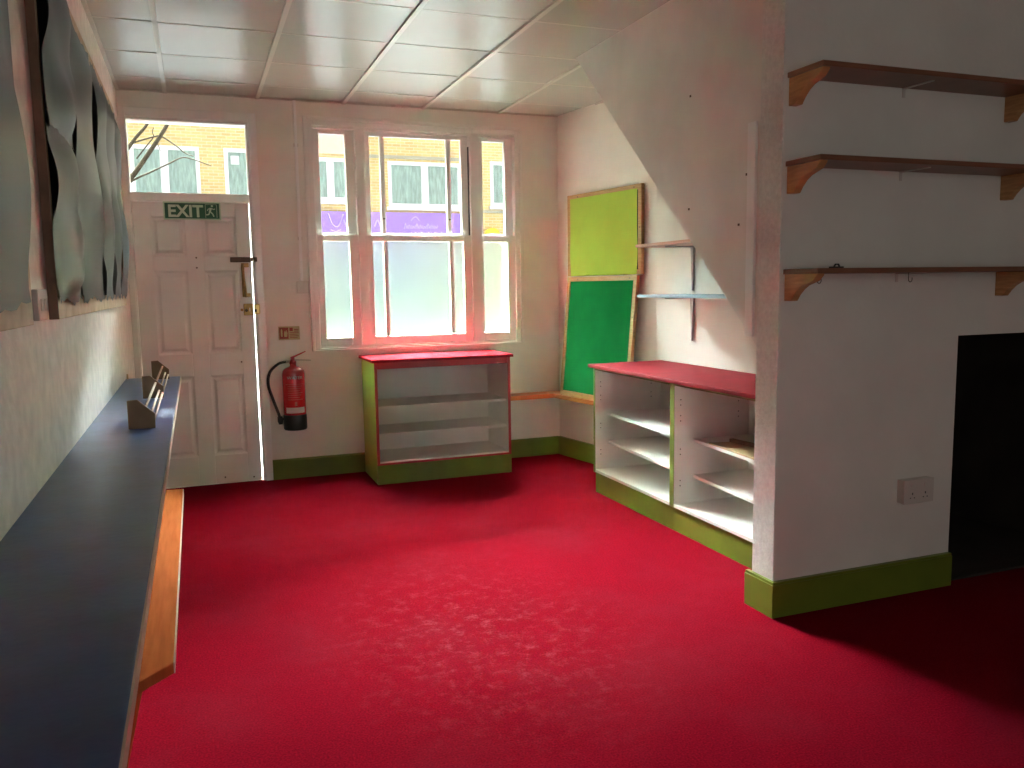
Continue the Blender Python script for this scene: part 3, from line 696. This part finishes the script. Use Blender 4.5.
# big pin boards with buckled grey paper
def sheet(bm, yc0, yc1, z0, z1, seed, x0=.036, amp=.021, top=None):
    r = random.Random(seed); a, b, c, d2 = [r.uniform(0, 6.28) for _ in range(4)]; N, K = 14, 26
    g = []
    for j in range(K+1):
        v = j/K; row = []
        e0 = .022*math.sin(v*6.5+a); e1 = .022*math.sin(v*5.6+b)
        for i in range(N+1):
            u = i/N; y = yc0+e0+(yc1+e1-yc0-e0)*u
            z = z0+(z1-z0)*v
            if j == 0: z += .010*math.sin(u*9+c)+.006*math.sin(u*31)
            if j == K: z += .012*math.sin(u*7+d2)+.008*math.sin(u*27)
            bulge = amp*(1.3*math.sin(u*PI)+.9*math.sin(v*8+a+u*2)*abs(2*u-1)**2+.6*math.sin(v*11+c)*math.sin(u*PI))
            edge = min(v, 1-v)*8; bulge *= min(1, edge)
            row.append(bm.verts.new((x0+max(-.004, bulge), y, z)))
        g.append(row)
    for j in range(K):
        for i in range(N): bm.faces.new((g[j][i], g[j][i+1], g[j+1][i+1], g[j+1][i]))
def wall_board(label, y0, y1, cuts, seed, near_stile):
    z0, z1 = 1.314, 2.470
    t = thing('pin_board', label, 'pin board', (0, (y0+y1)/2, z0), 'grey paper boards on the left wall')
    bm = nb(); box(bm, .001, .014, y0+.01, y1-.01, z0+.01, z1-.01); obj('backing_board', bm, 'dark_back', t)
    for nm, a, m in (('frame_rail', (y0, y1, z0, z0+.066), 'pine_pale'), ('frame_rail', (y0, y1, z1-.075, z1), 'pine_pale'),
                     ('frame_stile', (y0, y0+.030, z0+.066, z1-.075), near_stile), ('frame_stile', (y1-.035, y1, z0+.066, z1-.075), 'pine_pale')):
        bm = nb(); box(bm, .001, .028, *a); obj(nm, bm, m, t, bevel=.002)
    bm = nb(); box(bm, .001, .027, y0-.004, y0, z0, z1); obj('end_edge', bm, 'brown_edge', t)
    for k in range(len(cuts)-1):
        spans = ((z0+.050, 1.93, .036), (1.885, z1-.055, .045)) if k == 0 else ((z0+.050, z1-.055, .036),)     # the first strip is two overlapping sheets
        for za, zb, xo in spans:
            bm = nb(); sheet(bm, cuts[k]+.005, cuts[k+1]-.005, za, zb, seed+k, xo); obj('paper_sheet', bm, 'grey_paper', t, smooth=True)
    return t
wall_board('large board of buckled blue grey paper strips between door and switch', -3.425, -.72, (-3.448, -2.88, -2.06, -1.60, -1.16, -.76), 11, 'pine_pale')
wall_board('blue grey paper board nearest the camera, cut by the photo edge', -6.60, -3.86, (-6.57, -5.7, -4.8, -3.90), 31, 'pine')
t = thing('wall_switch', 'white double wall switch between the two grey paper boards', 'switch', (0, -3.60, 1.36))
bm = nb(); box(bm, 0, .016, -3.690, -3.545, 1.318, 1.404); obj('switch_plate', bm, 'plastic', t, bevel=.003)
for y in (-3.65, -3.585):
    bm = nb(); box(bm, .016, .020, y-.010, y+.010, 1.345, 1.377); obj('rocker', bm, 'plastic', t, bevel=.001)

# ------------------------------------------------------------------ across the street
bm = nb(); box(bm, -40, 50, .25, 60, -.30, -.14); struct('ground', bm, 'asphalt')
FY = 12
t = thing('building', 'yellow brick building with white windows and purple shop fascia across the street', 'building', (3, FY, -.14))
WINS = [(-.62, .66, 3.20, 4.27, (.0,)), (1.13, 2.10, 3.20, 4.27, ()), (2.62, 3.78, 3.26, 4.16, (3.26,)), (4.50, 6.17, 3.16, 4.14, (5.33,)), (6.86, 8.1, 3.22, 4.22, (7.55,)), (-3.8, -2.2, 3.2, 4.27, (-3.0,)), (9.3, 10.9, 3.2, 4.2, (10.1,)), (-6.8, -5.2, 3.2, 4.27, (-6.0,)), (12.4, 14.0, 3.2, 4.2, (13.2,))]
bm = nb()
def facade(x0, x1, z0, z1, holes):
    hs = sorted([h for h in holes if h[0] >= x0 and h[1] <= x1]); x = x0
    for h in hs:
        box(bm, x, h[0], FY, FY+.3, z0, z1); box(bm, h[0], h[1], FY, FY+.3, z0, h[2]); box(bm, h[0], h[1], FY, FY+.3, h[3], z1); x = h[1]
    box(bm, x, x1, FY, FY+.3, z0, z1)
facade(-16, 20, 3.05, 7.85, WINS); box(bm, -16, 20, FY, FY+.3, -.14, 3.05); box(bm, -16, 20, FY+.3, FY+8, -.14, 7.8)
obj('brick_wall', bm, 'brick', t)
bm = nb(); box(bm, 2.5, 4.05, FY-.03, FY, 4.24, 5.2); obj('render_panel', bm, 'render', t)
bm = nb(); box(bm, 4.05, 6.30, FY-.03, FY, 4.19, 4.26); box(bm, 6.45, 9.0, FY-.06, FY, 3.06, 3.12); obj('lintel', bm, 'lintel', t)
for x0, x1, z0, z1, mu in WINS:
    F = .075
    bm = nb()
    box(bm, x0, x0+F, FY-.02, FY+.08, z0, z1); box(bm, x1-F, x1, FY-.02, FY+.08, z0, z1); box(bm, x0+F, x1-F, FY-.02, FY+.08, z1-F, z1); box(bm, x0+F, x1-F, FY-.02, FY+.08, z0, z0+F)
    for q in mu: box(bm, q-.075, q+.075, FY-.01, FY+.07, z0+F, z1-F)
    box(bm, x0-.04, x1+.04, FY-.08, FY, z0-.07, z0)
    w = obj('window', bm, 'white_frame', t)
    bm = nb(); box(bm, x0+F, x1-F, FY+.05, FY+.054, z0+F, z1-F); obj('pane', bm, 'curtain', w)
bm = nb(); box(bm, 1.26, 1.42, FY-.018, FY-.012, 3.95, 4.12); obj('window_notice', bm, 'white_frame', t)
bm = nb(); box(bm, 2.2, 6.32, FY-.12, FY, 2.10, 3.03); fa = obj('shop_fascia', bm, 'purple', t)
def stroke(pts, w=.018):
    bm = nb(); tube(bm, [(p[0], FY-.125, p[1]) for p in pts], w, 6); obj('letter_stroke', bm, 'sign_white', fa)
stroke(spline([(3.16, 2.98, 0), (3.24, 2.76, 0), (3.36, 2.72, 0), (3.48, 2.98, 0)], 5), .016); stroke([(3.20, 2.64), (3.30, 2.60), (3.42, 2.65)], .014)
stroke(spline([(3.48, 2.86, 0), (3.56, 2.70, 0), (3.60, 2.88, 0)], 5)); stroke(spline([(4.15, 2.72, 0), (4.22, 2.86, 0), (4.30, 2.66, 0)], 5))
r = random.Random(5)
for k in range(9):
    x = 4.80+k*.085; stroke(spline([(x, 2.68, 0), (x+.03, 2.80-.03*(k % 3), 0), (x+.05, 2.69, 0), (x+.08, 2.76, 0)], 3), .010)
stroke(spline([(4.95, 2.86, 0), (5.06, 2.94, 0), (5.14, 2.86, 0)], 5), .012)
for k in range(13):
    x = 4.95+k*.075; stroke([(x, 2.50), (x, 2.60)], .018)
    if k % 2: stroke([(x, 2.60), (x+.045, 2.60)], .014)
    if k % 3 == 0: stroke([(x, 2.50), (x+.045, 2.51)], .014)
bm = nb()
for a in ((2.25, 3.3), (3.42, 5.0), (5.12, 6.25)): box(bm, a[0], a[1], FY-.05, FY-.02, .45, 2.02)
sf = obj('shop_window', bm, 'curtain', t)
bm = nb(); box(bm, 2.2, 6.32, FY-.02, FY, -.14, 2.10); obj('shopfront', bm, 'white_frame', t)
bm = nb(); box(bm, 6.45, 9, FY-.05, FY, 1.8, 2.45); s2 = obj('side_sign', bm, 'render', t)
bm = nb(); prism(bm, [(6.86+.17*math.cos(k*PI/12), 2.60+.12*math.sin(k*PI/12)) for k in range(24)], 'Y', FY-.12, FY-.02); obj('yellow_disc', bm, 'yellow_sign', t)

t = thing('street_tree', 'bare pale branched tree outside, seen through the glass above the door', 'tree', (-.9, 6, -.14))
bm = nb()
tube(bm, spline([(-.95, 6, -.14), (-.92, 6.02, 1.2), (-.80, 6, 2.1), (-.50, 6, 2.6)], 5), [.11-.002*k for k in range(16)], 10)
obj('trunk', bm, 'bark', t, smooth=True)
def limb(pts, r0, r1, n=5):
    bm = nb(); p = spline(pts, n); tube(bm, p, [r0+(r1-r0)*k/(len(p)-1) for k in range(len(p))], 8); obj('branch', bm, 'bark', t, smooth=True)
limb([(-.52, 6, 2.58), (-.261, 6, 2.914), (-.024, 6, 3.251), (.216, 6, 3.624), (.42, 6.1, 4.1), (.55, 6.1, 4.7)], .036, .016)
limb([(-.80, 6, 2.10), (-.48, 6.05, 2.95), (-.233, 6, 3.356), (-.033, 6, 3.61), (.10, 6.2, 4.0)], .030, .014)
limb([(-.30, 6, 3.30), (-.187, 6, 3.359), (.033, 6, 3.434), (.127, 6, 3.439), (.293, 6, 3.331), (.40, 6, 3.24), (.508, 6, 3.198)], .012, .008)
limb([(-.40, 6, 2.76), (-.217, 6, 2.883), (-.041, 6, 2.971), (.201, 6, 3.095), (.363, 6, 3.176), (.506, 6, 3.156), (.728, 6, 3.08)], .014, .006)
limb([(.033, 6, 3.434), (.015, 6, 3.49), (.032, 6, 3.55)], .007, .004)
limb([(.06, 6, 3.36), (.085, 6, 3.30), (.10, 6, 3.25)], .006, .003)
limb([(-.20, 6, 3.14), (-.06, 6, 3.32), (.03, 6, 3.43)], .010, .006)
